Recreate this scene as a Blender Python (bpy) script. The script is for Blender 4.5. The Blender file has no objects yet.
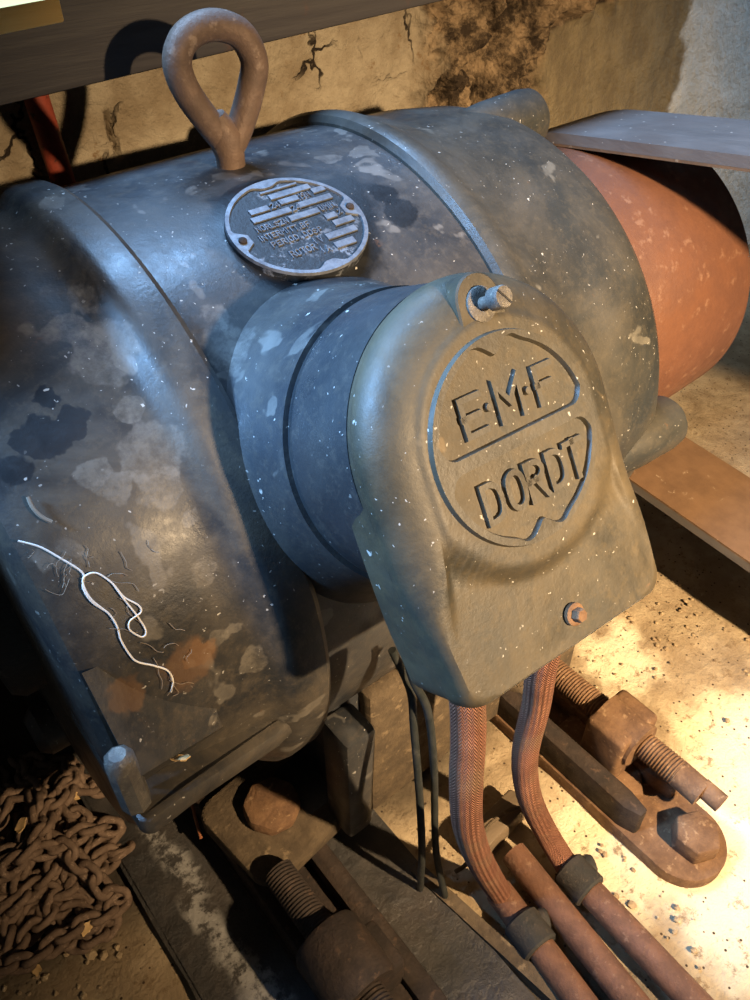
import bpy, bmesh, math, random
from mathutils import Vector, Matrix, noise
rnd = random.Random(7)
C = bpy.context.scene.collection
PI = math.pi
OFF = Vector((0, 0, 0.26))          # motor axis height above the floor
FZ = -0.26                          # floor level in motor coordinates
def V(*a): return Vector(a)
def sm(a, b, x):
    t = max(0.0, min(1.0, (x - a) / (b - a))); return t * t * (3 - 2 * t)

# ------------------------------------------------------------------ mesh builder
class MB:
    def __init__(s): s.v = []; s.f = []; s.uv = {}
    def add(s, vs, fs):
        o = len(s.v); s.v += [Vector(p) for p in vs]; s.f += [tuple(i + o for i in f) for f in fs]; return o
    def bm(s, b, M=None):
        b.verts.ensure_lookup_table(); b.verts.index_update()
        s.add([(M @ v.co if M else v.co.copy()) for v in b.verts], [[v.index for v in f.verts] for f in b.faces]); b.free(); return s
    def box(s, lo, hi, bev=0.0, M=None, seg=2):
        b = bmesh.new(); bmesh.ops.create_cube(b, size=1)
        lo = Vector(lo); hi = Vector(hi)
        for v in b.verts: v.co = Vector([(lo[i] + hi[i]) / 2 + v.co[i] * (hi[i] - lo[i]) for i in range(3)])
        if bev: bmesh.ops.bevel(b, geom=b.edges[:], offset=bev, segments=seg, affect='EDGES', profile=0.5)
        return s.bm(b, M)
    def prism(s, pts, z0, z1, M=None, bev=0.0, seg=2):
        b = bmesh.new(); vs = [b.verts.new((p[0], p[1], z0)) for p in pts]
        f = b.faces.new(vs); r = bmesh.ops.extrude_face_region(b, geom=[f])
        for e in r['geom']:
            if isinstance(e, bmesh.types.BMVert): e.co.z = z1
        bmesh.ops.recalc_face_normals(b, faces=b.faces[:])
        if bev: bmesh.ops.bevel(b, geom=b.edges[:], offset=bev, segments=seg, affect='EDGES', profile=0.5)
        return s.bm(b, M)
    def lathe(s, prof, fr, n=96, wob=None):
        """prof: (distance along axis, radius); fr(d, r, angle) -> point"""
        vs = [fr(d, r, 2 * PI * k / n) for d, r in prof for k in range(n)]
        fs = []
        for i in range(len(prof) - 1):
            for k in range(n):
                a = i * n + k; b = i * n + (k + 1) % n
                fs.append((a, b, b + n, a + n))
        fs.append(tuple(range(n))[::-1]); fs.append(tuple((len(prof) - 1) * n + k for k in range(n)))
        s.add(vs, fs); return s
    def tube(s, path, r, n=16, closed=False, sub=0, cap=True, rf=None):
        P = [Vector(p) for p in path]
        if sub: P = smooth(P, sub, closed)
        m = len(P); T = []
        for i in range(m):
            a = P[(i - 1) % m] if (closed or i) else P[i]; b = P[(i + 1) % m] if (closed or i < m - 1) else P[i]
            T.append((b - a).normalized())
        u = T[0].orthogonal().normalized(); vs = []
        o = len(s.v); L = 0.0
        for i in range(m):
            u = (u - T[i] * u.dot(T[i])).normalized(); w = T[i].cross(u)
            if i: L += (P[i] - P[i - 1]).length
            for k in range(n):
                a = 2 * PI * k / n
                rr = (r[i] if isinstance(r, list) else r)
                if rf: rr = rf(rr, L, a)
                vs.append(P[i] + (u * math.cos(a) + w * math.sin(a)) * rr)
                s.uv[o + i * n + k] = (k / n, L)
        fs = []
        for i in range(m if closed else m - 1):
            for k in range(n):
                a = i * n + k; b = i * n + (k + 1) % n; c = ((i + 1) % m) * n + (k + 1) % n; d = ((i + 1) % m) * n + k
                fs.append((a, b, c, d))
        if cap and not closed: fs.append(tuple(range(n))[::-1]); fs.append(tuple((m - 1) * n + k for k in range(n)))
        s.add(vs, fs); return s
def smooth(P, sub, closed=False):
    out = []; m = len(P)
    rng = range(m if closed else m - 1)
    for i in rng:
        p0 = P[(i - 1) % m] if (closed or i > 0) else P[i]; p1 = P[i]; p2 = P[(i + 1) % m]
        p3 = P[(i + 2) % m] if (closed or i + 2 < m) else p2
        for j in range(sub):
            t = j / sub
            out.append(0.5 * ((2 * p1) + (p2 - p0) * t + (2 * p0 - 5 * p1 + 4 * p2 - p3) * t * t + (3 * p1 - p0 - 3 * p2 + p3) * t ** 3))
    if not closed: out.append(P[-1])
    return out

BASE = {}
def finish(name, mb, mat, base, ang=40):
    me = bpy.data.meshes.new(name)
    me.from_pydata([v - base for v in mb.v], [], mb.f); me.validate(); me.update()
    b = bmesh.new(); b.from_mesh(me); bmesh.ops.recalc_face_normals(b, faces=b.faces[:]); b.to_mesh(me); b.free()
    if mb.uv:
        l = me.uv_layers.new(name='UV')
        for pg in me.polygons:
            us = [mb.uv.get(me.loops[i].vertex_index, (0, 0)) for i in pg.loop_indices]
            wrap = max(u[0] for u in us) - min(u[0] for u in us) > .5
            for i, u in zip(pg.loop_indices, us): l.data[i].uv = (u[0] + (1 if wrap and u[0] < .5 else 0), u[1])
    me.materials.append(mat)
    me.shade_smooth(); me.set_sharp_from_angle(angle=math.radians(ang))
    return me
def thing(name, label, cat, base, group=None):
    o = bpy.data.objects.new(name, None); C.objects.link(o); o.empty_display_size = 0.05
    o.location = Vector(base) + OFF; o['label'] = label; o['category'] = cat
    if group: o['group'] = group
    BASE[o.name] = Vector(base); return o
def part(name, mb, mat, parent, label=None, ang=40):
    b = BASE[parent.name]
    o = bpy.data.objects.new(name, finish(name, mb, mat, b, ang)); C.objects.link(o); o.parent = parent
    BASE[o.name] = b
    if label: o['label'] = label
    return o
def solo(name, mb, mat, label, cat, group=None, kind=None, ang=40):
    xs = [v for v in mb.v]; lo = min(v.z for v in xs)
    c = Vector((sum(v.x for v in xs) / len(xs), sum(v.y for v in xs) / len(xs), lo))
    o = bpy.data.objects.new(name, finish(name, mb, mat, c, ang)); C.objects.link(o); o.location = c + OFF
    o['label'] = label; o['category'] = cat
    if group: o['group'] = group
    if kind: o['kind'] = kind
    BASE[o.name] = c; return o
def struct(name, mb, mat, label, cat, ang=40): return solo(name, mb, mat, label, cat, None, 'structure', ang)

# ------------------------------------------------------------------ viewpoint
CAM = V(-.696011, -2.124968, 1.795978) * .2
RC = ((.7762681, -.63030431, -.01114962), (.42558014, .51092271, .74688656), (-.46506922, -.58452927, .664858))
def ray(px, py):
    d = ((px - 375) / 810, (500 - py) / 810, -1.0)
    return V(*[sum(RC[i][j] * d[i] for i in range(3)) for j in range(3)])
def onplane(px, py, nrm, c): r = ray(px, py); nrm = Vector(nrm); return CAM + r * ((c - nrm.dot(CAM)) / nrm.dot(r))
def onY(px, py, y): return onplane(px, py, (0, 1, 0), y)
def onZ(px, py, z): return onplane(px, py, (0, 0, 1), z)
def onC(px, py, r):
    d = ray(px, py); a = d.y ** 2 + d.z ** 2; b = 2 * (CAM.y * d.y + CAM.z * d.z); c = CAM.y ** 2 + CAM.z ** 2 - r * r
    return CAM + d * ((-b - math.sqrt(max(0, b * b - 4 * a * c))) / (2 * a))
def loc(px, py, r, base=V(.094, 0, FZ)): return tuple(onC(px, py, r) - base)
# ------------------------------------------------------------------ materials
class NT:
    def __init__(s, name, coord='Object'):
        s.m = bpy.data.materials.new(name); s.m.use_nodes = True; s.t = s.m.node_tree; s.N = s.t.nodes; s.L = s.t.links
        s.b = s.N['Principled BSDF']; tc = s.N.new('ShaderNodeTexCoord'); s.co = tc.outputs[coord]; s.tc = tc
    def n(s, typ, **kw):
        nd = s.N.new(typ)
        for k, v in kw.items(): setattr(nd, k, v)
        return nd
    def put(s, sock, v):
        if isinstance(v, bpy.types.NodeSocket): s.L.new(v, sock)
        elif v is not None: sock.default_value = v
    def noise(s, scale, detail=4, rough=.55, dist=0, co=None):
        nd = s.n('ShaderNodeTexNoise'); s.L.new(co or s.co, nd.inputs['Vector'])
        nd.inputs['Scale'].default_value = scale; nd.inputs['Detail'].default_value = detail
        nd.inputs['Roughness'].default_value = rough; nd.inputs['Distortion'].default_value = dist
        return nd.outputs['Fac']
    def voro(s, scale, feat='F1', out='Distance', co=None, rand=1.0):
        nd = s.n('ShaderNodeTexVoronoi', feature=feat); s.L.new(co or s.co, nd.inputs['Vector'])
        nd.inputs['Scale'].default_value = scale; nd.inputs['Randomness'].default_value = rand
        return nd.outputs[out]
    def ramp(s, x, a, b, lo=0., hi=1.):
        nd = s.n('ShaderNodeMapRange', clamp=True, interpolation_type='SMOOTHSTEP'); s.put(nd.inputs[0], x)
        for i, v in zip((1, 2, 3, 4), (a, b, lo, hi)): nd.inputs[i].default_value = v
        return nd.outputs[0]
    def math(s, op, a, b=None):
        nd = s.n('ShaderNodeMath', operation=op); s.put(nd.inputs[0], a)
        if b is not None: s.put(nd.inputs[1], b)
        return nd.outputs[0]
    def mix(s, f, a, b):
        nd = s.n('ShaderNodeMix', data_type='RGBA'); s.put(nd.inputs[0], f)
        for i, c in ((6, a), (7, b)):
            if isinstance(c, tuple): nd.inputs[i].default_value = (*c, 1)
            else: s.L.new(c, nd.inputs[i])
        return nd.outputs[2]
    def pos(s, scale=(1, 1, 1), co=None):
        nd = s.n('ShaderNodeMapping'); s.L.new(co or s.co, nd.inputs[0]); nd.inputs['Scale'].default_value = scale
        return nd.outputs[0]
    def spot(s, c, r0, r1, wob=0.0, sc=60):
        """soft-edged blotch around a fixed place on the object"""
        nd = s.n('ShaderNodeVectorMath', operation='DISTANCE'); s.L.new(s.co, nd.inputs[0]); nd.inputs[1].default_value = c
        d = nd.outputs['Value']
        if wob: d = s.math('ADD', d, s.math('MULTIPLY', s.math('SUBTRACT', s.noise(sc, 3), .5), wob))
        return s.ramp(d, r1, r0)
    def bump(s, h, dist, st=1.0, prev=None):
        nd = s.n('ShaderNodeBump'); s.put(nd.inputs['Height'], h); nd.inputs['Distance'].default_value = dist; nd.inputs['Strength'].default_value = st
        if prev: s.L.new(prev, nd.inputs['Normal'])
        return nd.outputs[0]
    def done(s, col, rough, metal=0.0, nrm=None, spec=0.5):
        s.put(s.b.inputs['Base Color'], (*col, 1) if isinstance(col, tuple) else col)
        s.put(s.b.inputs['Roughness'], rough); s.put(s.b.inputs['Metallic'], metal)
        s.b.inputs['Specular IOR Level'].default_value = spec
        if nrm: s.L.new(nrm, s.b.inputs['Normal'])
        return s.m

def iron(name, base, dust, patch, dustamt=.5, rough=(.27, .5), spots=(), rusts=(), patches=.62, specks=True, oil=()):
    t = NT(name)
    c = t.mix(t.ramp(t.noise(9, 6, .65), .35, .68), base, tuple(x * .6 for x in base))
    d = t.math('MULTIPLY', t.ramp(t.noise(14, 7, .7, .6), .32, .72), dustamt)
    c = t.mix(d, c, dust)
    c = t.mix(t.math('MULTIPLY', t.ramp(t.noise(170, 5, .75), .48, .66), .35), c, dust)
    p = t.ramp(t.noise(34, 3, .5, .3), patches, patches + .035)
    c = t.mix(t.math('MULTIPLY', p, t.ramp(t.noise(55, 4), .3, .7, .25, .7)), c, patch)
    for o in oil: c = t.mix(t.math('MULTIPLY', t.spot(*o), .92), c, (.008, .009, .011))
    for o in spots: c = t.mix(t.math('MULTIPLY', t.spot(*o), t.ramp(t.noise(110, 5, .75), .32, .66, .1, .55)), c, patch)
    for o in rusts: c = t.mix(t.math('MULTIPLY', t.spot(*o), .45), c, (.19, .10, .045))
    r1 = t.ramp(t.noise(45, 5, .7), .66, .74)
    c = t.mix(t.math('MULTIPLY', r1, .45), c, (.16, .08, .035))
    if specks:
        big = t.ramp(t.noise(22, 2), .38, .58)
        wv = t.n('ShaderNodeVectorMath', operation='MULTIPLY_ADD'); nz = t.n('ShaderNodeTexNoise'); t.L.new(t.co, nz.inputs['Vector']); nz.inputs['Scale'].default_value = 260
        t.L.new(nz.outputs['Color'], wv.inputs[0]); wv.inputs[1].default_value = (.006, .006, .006); t.L.new(t.co, wv.inputs[2])
        sz = t.ramp(t.noise(120, 2), .45, .75, .0, .10)
        s1 = t.math('MULTIPLY', t.ramp(t.math('SUBTRACT', t.voro(230, co=wv.outputs[0]), sz), .10, .03), big)
        s2 = t.ramp(t.math('SUBTRACT', t.voro(62, co=wv.outputs[0]), t.ramp(t.noise(50, 2), .5, .75, 0., .05)), .045, .02)
        c = t.mix(t.math('MULTIPLY', t.math('MAXIMUM', s1, s2), .8), c, (.55, .53, .48))
    rg = t.math('ADD', t.ramp(t.noise(26, 5, .7), .3, .7, *rough), t.math('MULTIPLY', d, .2))
    nb = t.bump(t.noise(420, 4, .7), .0008, .22); nb = t.bump(t.noise(30, 3), .004, .07, nb)
    return t.done(c, rg, 0, nb, .55)
M = {}
SL = (.040, .044, .048)
def sp(lst, r): return [(loc(x, y, r), a + (b - a) * .5, b - (b - a) * .1, .020, 75) for x, y, a, b in lst]
M['shield'] = iron('painted_iron_shield', (.024, .027, .031), (.105, .084, .058), (.19, .17, .14), .7,
    spots=sp([(150, 452, .011, .017), (160, 488, .007, .012), (203, 572, .005, .009), (254, 660, .005, .009), (105, 355, .010, .017), (120, 345, .006, .012), (96, 470, .003, .007), (116, 488, .004, .008), (232, 625, .002, .005), (218, 635, .002, .005),
              (60, 330, .005, .011), (90, 300, .004, .009), (130, 410, .004, .008), (190, 520, .002, .005), (70, 560, .003, .009)], .19),
    oil=sp([(42, 424, .005, .008), (38, 440, .008, .011), (52, 436, .006, .010), (73, 424, .006, .009), (46, 400, .003, .006), (20, 470, .004, .009)], .19),
    rusts=sp([(188, 665, .005, .017), (198, 655, .003, .008), (142, 520, .001, .003), (285, 575, .002, .006), (120, 700, .004, .012)], .19), patches=.63)
M['stator'] = iron('painted_iron_frame', (.026, .030, .036), (.092, .079, .063), (.17, .16, .145), .52, patches=.62,
    spots=sp([(228, 345, .009, .016), (245, 365, .005, .011), (215, 320, .004, .010), (330, 160, .004, .008)], .193),
    oil=[((-.002, -.071, .442), .045, .051, .022, 60), ((.038, -.06, .450), .016, .03, .03, 60)] + sp([(400, 212, .006, .013), (385, 195, .004, .011)], .193))
M['shieldr'] = iron('painted_iron_pale', (.036, .039, .038), (.095, .080, .056), (.2, .185, .15), .6, patches=.68)
M['cover'] = iron('painted_iron_cover', (.036, .035, .028), (.098, .072, .036), (.18, .13, .07), .8, rough=(.36, .55), patches=.70)
M['coverhi'] = iron('painted_iron_raised', (.062, .056, .042), (.10, .08, .05), (.18, .14, .085), .4, rough=(.3, .5), patches=.74)
M['coverside'] = iron('painted_iron_blue', (.026, .031, .037), (.09, .08, .068), (.18, .17, .155), .32, rough=(.22, .42), patches=.72)
def rusty(name, a, b, c, sc=60, rough=.8, bump=.0015, metal=0.0):
    t = NT(name)
    col = t.mix(t.ramp(t.noise(sc, 6, .7), .35, .65), a, b)
    col = t.mix(t.ramp(t.noise(sc * 2.6, 4, .6), .58, .7), col, c)
    nb = t.bump(t.noise(sc * 7, 5, .7), bump, .6); nb = t.bump(t.noise(sc * 1.3, 3), bump * 2, .4, nb)
    return t.done(col, t.ramp(t.noise(sc, 3), .3, .7, rough - .12, rough + .1), metal, nb, .3)
M['rust'] = rusty('rusty_steel', (.19, .108, .056), (.115, .064, .036), (.28, .18, .10))
M['rustdark'] = rusty('dark_rusty_steel', (.042, .029, .022), (.026, .020, .017), (.075, .048, .033))  # darkened rust: shade on the left rail and side bars; also plate rivets
M['chain'] = rusty('chain_rust', (.19, .13, .09), (.12, .08, .055), (.27, .19, .135), 90)
M['eye'] = rusty('eye_bolt_steel', (.17, .115, .085), (.115, .08, .062), (.24, .18, .14), 45, .55, .001, .15)
M['boltblue'] = rusty('worn_steel', (.20, .18, .15), (.12, .11, .10), (.28, .25, .2), 120, .5, .0008, .4)
M['terra'] = rusty('terracotta_paint', (.150, .066, .037), (.118, .051, .030), (.20, .105, .065), 35, .55, .0008)
M['nearblack'] = rusty('near_black_iron', (.022, .022, .022), (.035, .031, .027), (.06, .052, .043), 30, .6, .002)
M['dusty'] = rusty('dusty_iron', (.12, .088, .054), (.07, .052, .034), (.19, .14, .085), 40, .85, .002)
M['blackcap'] = rusty('black_coupling', (.03, .031, .03), (.045, .04, .036), (.075, .062, .05), 90, .75, .001)
M['pipe'] = rusty('rusty_pipe', (.17, .085, .052), (.115, .06, .04), (.22, .13, .085), 70, .65, .001)
M['cable'] = rusty('black_rubber', (.018, .021, .02), (.03, .032, .03), (.045, .045, .04), 80, .5, .0004)
M['redpipe'] = rusty('red_paint', (.30, .055, .03), (.22, .04, .022), (.05, .025, .018), 40, .6, .001)
M['leaf'] = rusty('dry_leaf', (.62, .42, .2), (.5, .33, .14), (.7, .52, .3), 80, .8, .0006)
M['stone'] = rusty('grit', (.42, .32, .19), (.28, .2, .12), (.6, .5, .34), 120, .9, .001)
M['thread'] = NT('white_thread').done((.85, .82, .76), .7)
M['web'] = NT('dusty_fibre').done((.24, .19, .14), .9)
M['copper'] = NT('rust_twig').done((.34, .13, .06), .6)
def letters_mat():
    t = NT('plate_metal')
    c = t.mix(t.ramp(t.noise(180, 4, .7), .35, .65), (.19, .205, .23), (.115, .125, .145))
    return t.done(c, t.ramp(t.noise(120, 3), .3, .7, .42, .6), .4, t.bump(t.noise(500, 3), .0003, .3))
M['plate'] = letters_mat()
def platebg():
    t = NT('plate_black')
    w = t.math('MULTIPLY', t.ramp(t.noise(150, 5, .75), .52, .64), t.ramp(t.noise(28, 2), .4, .6))
    c = t.mix(w, (.014, .016, .019), (.2, .215, .24))
    return t.done(c, .55, t.math('MULTIPLY', w, .4), t.bump(t.noise(260, 4, .7), .001, .5))
M['platebg'] = platebg()
def braid():
    t = NT('braided_sleeve', 'UV')
    sep = t.n('ShaderNodeSeparateXYZ'); t.L.new(t.co, sep.inputs[0])
    u = t.math('MULTIPLY', sep.outputs[0], 18.0); v = t.math('MULTIPLY', sep.outputs[1], 430.0)
    tri = t.math('ABSOLUTE', t.math('SUBTRACT', t.math('FRACT', u), .5))
    ph = t.math('ADD', v, t.math('MULTIPLY', tri, 2.4))
    w = t.math('ABSOLUTE', t.math('SUBTRACT', t.math('FRACT', ph), .5))
    h = t.math('MULTIPLY', w, 2.0)
    nco = t.tc.outputs['Object']
    c = t.mix(t.ramp(t.noise(60, 5, .7, co=nco), .35, .65), (.44, .20, .12), (.32, .14, .085))
    c = t.mix(t.ramp(h, .0, .5, .6, 0.), c, (.10, .035, .022))
    c = t.mix(t.math('MULTIPLY', t.ramp(t.noise(25, 4, .6, co=nco), .5, .7), .6), c, (.30, .20, .12))
    return t.done(c, .85, 0, t.bump(h, .0015, 1.0), .25)
M['braid'] = braid()
def belt():
    t = NT('belt_leather')
    c = t.mix(t.ramp(t.noise(30, 5, .7, co=t.pos((1, .25, 1))), .3, .7), (.115, .105, .10), (.17, .155, .145))
    c = t.mix(t.ramp(t.noise(6, 4), .45, .62), c, (.13, .11, .10))
    c = t.mix(t.ramp(t.voro(85), .09, .05), c, (.5, .46, .4))
    return t.done(c, t.ramp(t.noise(30, 3), .3, .7, .45, .65), 0, t.bump(t.noise(160, 4, .6, co=t.pos((1, .3, 1))), .0012, .4))
M['belt'] = belt()
def beltin():
    t = NT('belt_inner')
    c = t.mix(t.ramp(t.noise(26, 5, .7), .3, .7), (.18, .105, .055), (.125, .072, .038))
    c = t.mix(t.ramp(t.noise(60, 4, .7), .62, .72), c, (.4, .3, .2))
    return t.done(c, .6, 0, t.bump(t.noise(120, 4), .001, .4))
M['beltin'] = beltin()
def plaster():
    t = NT('wall_plaster'); sx = t.n('ShaderNodeSeparateXYZ'); t.L.new(t.co, sx.inputs[0]); x = sx.outputs[0]
    x = t.math('ADD', x, t.math('MULTIPLY', t.math('SUBTRACT', t.noise(14, 4), .5), .09))
    a = t.mix(t.ramp(t.noise(16, 6, .65), .35, .68), (.33, .28, .20), (.20, .155, .10))
    a = t.mix(t.ramp(t.noise(40, 5, .7), .60, .70), a, (.16, .10, .05))
    olive = t.mix(t.ramp(t.noise(30, 5, .7, co=t.pos((1, 1, .5))), .35, .65), (.24, .19, .11), (.16, .125, .075))
    grey = t.mix(t.ramp(t.noise(20, 5, .6), .35, .65), (.62, .62, .60), (.50, .51, .50))
    rough = t.mix(t.ramp(t.noise(30, 7, .75), .38, .60), (.29, .205, .12), (.035, .024, .015))
    c = t.mix(t.ramp(x, .43, .45), a, rough)
    x2 = t.math('SUBTRACT', x, t.math('MULTIPLY', t.ramp(sx.outputs[2], .15, .18), .13))
    c = t.mix(t.ramp(x2, .615, .64), c, olive)
    c = t.mix(t.ramp(x, .885, .90), c, grey)
    wv = t.n('ShaderNodeVectorMath', operation='MULTIPLY_ADD'); nz = t.n('ShaderNodeTexNoise'); t.L.new(t.co, nz.inputs['Vector']); nz.inputs['Scale'].default_value = 60
    t.L.new(nz.outputs['Color'], wv.inputs[0]); wv.inputs[1].default_value = (.03, .03, .03); t.L.new(t.co, wv.inputs[2])
    cr = t.ramp(t.voro(15, 'DISTANCE_TO_EDGE', co=t.pos((1, .2, .7), wv.outputs[0])), .022, .008)
    w_ = None
    for px, py, a, b_ in ((82, 110, .02, .035), (22, 135, .02, .035), (315, 60, .012, .03), (390, 40, .02, .04), (120, 180, .01, .03)):
        p = onY(px, py, .225); m = t.spot((p.x, 0, p.z), a, b_); w_ = m if w_ is None else t.math('MAXIMUM', w_, m)
    cr = t.math('MULTIPLY', cr, w_)
    c = t.mix(cr, c, (.02, .014, .01))
    nb = t.bump(t.noise(90, 6, .65), .008, .8); nb = t.bump(t.noise(380, 3), .001, .5, nb); nb = t.bump(t.math('SUBTRACT', 1.0, cr), .006, .8, nb)
    return t.done(c, .9, 0, nb, .2)
M['plaster'] = plaster()
def concrete():
    t = NT('floor_concrete')
    c = t.mix(t.ramp(t.noise(18, 6, .65), .38, .62), (.42, .33, .21), (.29, .215, .13))
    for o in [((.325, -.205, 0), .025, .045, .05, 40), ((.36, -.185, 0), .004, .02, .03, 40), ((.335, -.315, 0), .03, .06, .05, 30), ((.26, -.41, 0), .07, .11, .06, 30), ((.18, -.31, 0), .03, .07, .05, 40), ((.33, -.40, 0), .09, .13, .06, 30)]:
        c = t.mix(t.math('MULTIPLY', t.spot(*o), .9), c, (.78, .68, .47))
    c = t.mix(t.math('MULTIPLY', t.ramp(t.noise(75, 6, .75), .54, .66), .8), c, (.20, .135, .075))
    c = t.mix(t.ramp(t.voro(130), .16, .10), c, (.07, .045, .028))
    for o in [((-.14, .10, 0), .20, .26, .06, 18), ((.02, -.4, 0), .06, .13, .06, 25), ((.1, -.05, 0), .10, .17, .06, 25)]:  # shade under the motor and at lower left, painted into the colour
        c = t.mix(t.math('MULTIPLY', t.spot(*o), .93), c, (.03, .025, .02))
    nb = t.bump(t.noise(70, 7, .7), .005, .6); nb = t.bump(t.noise(300, 4, .7), .002, .6, nb)
    return t.done(c, .9, 0, nb, .2)
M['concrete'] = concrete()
def bed():
    t = NT('shaded_bed')
    c = t.mix(t.ramp(t.noise(25, 6, .7), .35, .7), (.030, .029, .028), (.055, .047, .04))  # slab kept near black so its colour carries the lower-left shade
    sx = t.n('ShaderNodeSeparateXYZ'); t.L.new(t.co, sx.inputs[0])
    x = t.math('ABSOLUTE', t.math('ADD', sx.outputs[0], t.math('MULTIPLY', t.math('SUBTRACT', t.noise(22, 4), .5), .05)))
    w = t.math('MULTIPLY', t.ramp(x, .015, .004), t.ramp(t.noise(90, 5, .7), .42, .58))
    c = t.mix(t.math('MULTIPLY', w, .8), c, (.32, .31, .29))
    return t.done(c, t.ramp(t.noise(30, 4), .3, .7, .4, .75), 0, t.bump(t.noise(110, 6, .7), .004, .6))
M['bed'] = bed()
def wood(name, a, b, d):
    t = NT(name)
    c = t.mix(t.ramp(t.noise(12, 6, .7, .5, co=t.pos((.35, 3, 3))), .35, .68), a, b)
    c = t.mix(t.math('MULTIPLY', t.ramp(t.noise(28, 5, .7), .58, .7), .6), c, d)
    return t.done(c, .6, 0, t.bump(t.noise(60, 5, .6, co=t.pos((.2, 3, 3))), .002, .4), .35)
M['beam'] = wood('old_dark_timber', (.060, .055, .052), (.043, .039, .040), (.085, .042, .032))
M['yellow'] = wood('yellow_timber', (.86, .55, .17), (.78, .47, .13), (.9, .65, .28))
M['crate'] = wood('dirty_timber', (.17, .125, .08), (.10, .075, .05), (.24, .19, .12))

# ------------------------------------------------------------------ stroke lettering
G = {'E': ['10,00,02,12', '01,.81'], 'M': ['00,02,.5 .9,12,10'], 'F': ['00,02,12', '01,.81'], 'D': ['00,02,.62,1 1.6,1 .4,.60,00'],
 'O': ['.30,0 .4,0 1.6,.32,.72,1 1.6,1 .4,.70,.30'], 'R': ['00,02,.72,1 1.7,1 1.3,.71,01', '.51,10'], 'T': ['02,12', '.52,.50'], 'P': ['00,02,.72,1 1.7,1 1.3,.71,01'],
 'A': ['00,.52,10', '.2 .7,.8 .7'], 'V': ['02,.50,12'], 'N': ['00,02,10,12'], 'I': ['.50,.52'], 'L': ['02,00,10'], 'S': ['1 1.7,.72,.32,0 1.6,.31,.71,1 .5,.70,.30,0 .3'],
 'U': ['02,0 .4,.30,.70,1 .4,12'], 'B': ['00,02,.72,1 1.6,.71,01', '.71,1 .5,.70,00'], 'Z': ['02,12,00,10'], '2': ['0 1.7,.32,.72,1 1.6,00,10'], '4': ['.80,.82,0 .6,1 .6'],
 '1': ['.2 1.6,.52,.50'], '9': ['.20,1 .8,1 1.6,.72,.32,0 1.6,0 1.2,.31,.8 1,1 1.2'], '3': ['02,12,.41,.81,1 .5,.60,0 .2'], '7': ['02,12,.30'], '%': ['00,12', '.1 1.7,.3 1.7', '.7 .3,.9 .3'], '.': ['.4 0,.4 .25'], '-': ['.21,.81'], '(': ['.82,.5 1.6,.5 1.2,.21,.5 .8,.5 .4,.80']}
def glyph(ch):
    out = []
    for st in G[ch]:
        pl = []
        for tk in st.split(','):
            if ' ' in tk: a, b = tk.split(' ')
            else: a, b = tk[:-1], tk[-1]
            pl.append((float(a), float(b) / 2))
        for _ in range(2 if ch in 'DOR' else 0):          # round the obtuse corners
            cl = pl[0] == pl[-1]; P = [Vector(p) for p in pl]; q = [] if cl else [P[0]]
            m = len(P)
            for i in (range(m - 1) if cl else range(1, m - 1)):
                a, b, c = P[i - 1] if i or not cl else P[m - 2], P[i], P[i + 1]
                if (b - a).angle(c - b) < 1.2: q += [b.lerp(a, .25), b.lerp(c, .25)]
                else: q.append(b)
            if cl: q.append(q[0].copy())
            else: q.append(P[-1])
            pl = [tuple(v) for v in q]
        out.append(pl)
    return out
def stroke(mb, pts, w, h, fr, top=.62):
    """raised ribbon along a polyline; fr(u, v, h) maps to space"""
    closed = len(pts) > 2 and pts[0] == pts[-1]
    P = [Vector(p) for p in (pts[:-1] if closed else pts)]; m = len(P); N = []
    for i in range(m):
        if closed or 0 < i < m - 1: a, b = P[(i - 1) % m], P[(i + 1) % m]
        elif i == 0: a, b = P[0], P[1]
        else: a, b = P[-2], P[-1]
        d0 = (P[i] - P[(i - 1) % m]).normalized() if (closed or i) else (P[1] - P[0]).normalized()
        d1 = (P[(i + 1) % m] - P[i]).normalized() if (closed or i < m - 1) else d0
        n0 = Vector((-d0.y, d0.x)); n1 = Vector((-d1.y, d1.x)); n = n0 + n1
        n = n.normalized() if n.length > 1e-4 else n0
        N.append(n / max(.45, n.dot(n0)))
    E = list(P)
    if not closed:
        E[0] = P[0] - (P[1] - P[0]).normalized() * w * .5; E[-1] = P[-1] + (P[-1] - P[-2]).normalized() * w * .5
    vs = []
    for i in range(m):
        for sgn, hh, k in ((-1, -.0004, 1), (-1, h, top), (1, h, top), (1, -.0004, 1)):
            q = E[i] + N[i] * (sgn * w * .5 * k); vs.append(fr(q.x, q.y, hh))
    fs = []
    for i in range(m if closed else m - 1):
        j = (i + 1) % m
        for k in range(3): fs.append((i * 4 + k, i * 4 + k + 1, j * 4 + k + 1, j * 4 + k))
    if not closed: fs.append((0, 1, 2, 3)); fs.append(tuple((m - 1) * 4 + k for k in (3, 2, 1, 0)))
    mb.add(vs, fs)
def text(mb, s, u, v, w, h, gap, sw, ht, fr):
    """v is the baseline; v grows downwards"""
    for ch in s:
        if ch == ' ': u += w * .6; continue
        cw = w * (.3 if ch in 'I.(1' else 1.15 if ch == 'M' else 1)
        for pl in glyph(ch): stroke(mb, [(u + a * cw, v - b * h) for a, b in pl], sw, ht, fr)
        u += cw + gap
    return u
def dot(mb, u, v, r, ht, fr, n=14):
    vs = [fr(u + r * math.cos(2 * PI * k / n), v + r * math.sin(2 * PI * k / n), -.0004) for k in range(n)]
    vs += [fr(u + .7 * r * math.cos(2 * PI * k / n), v + .7 * r * math.sin(2 * PI * k / n), ht) for k in range(n)]
    mb.add(vs, [(k, (k + 1) % n, n + (k + 1) % n, n + k) for k in range(n)] + [tuple(n + k for k in range(n))])
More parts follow.
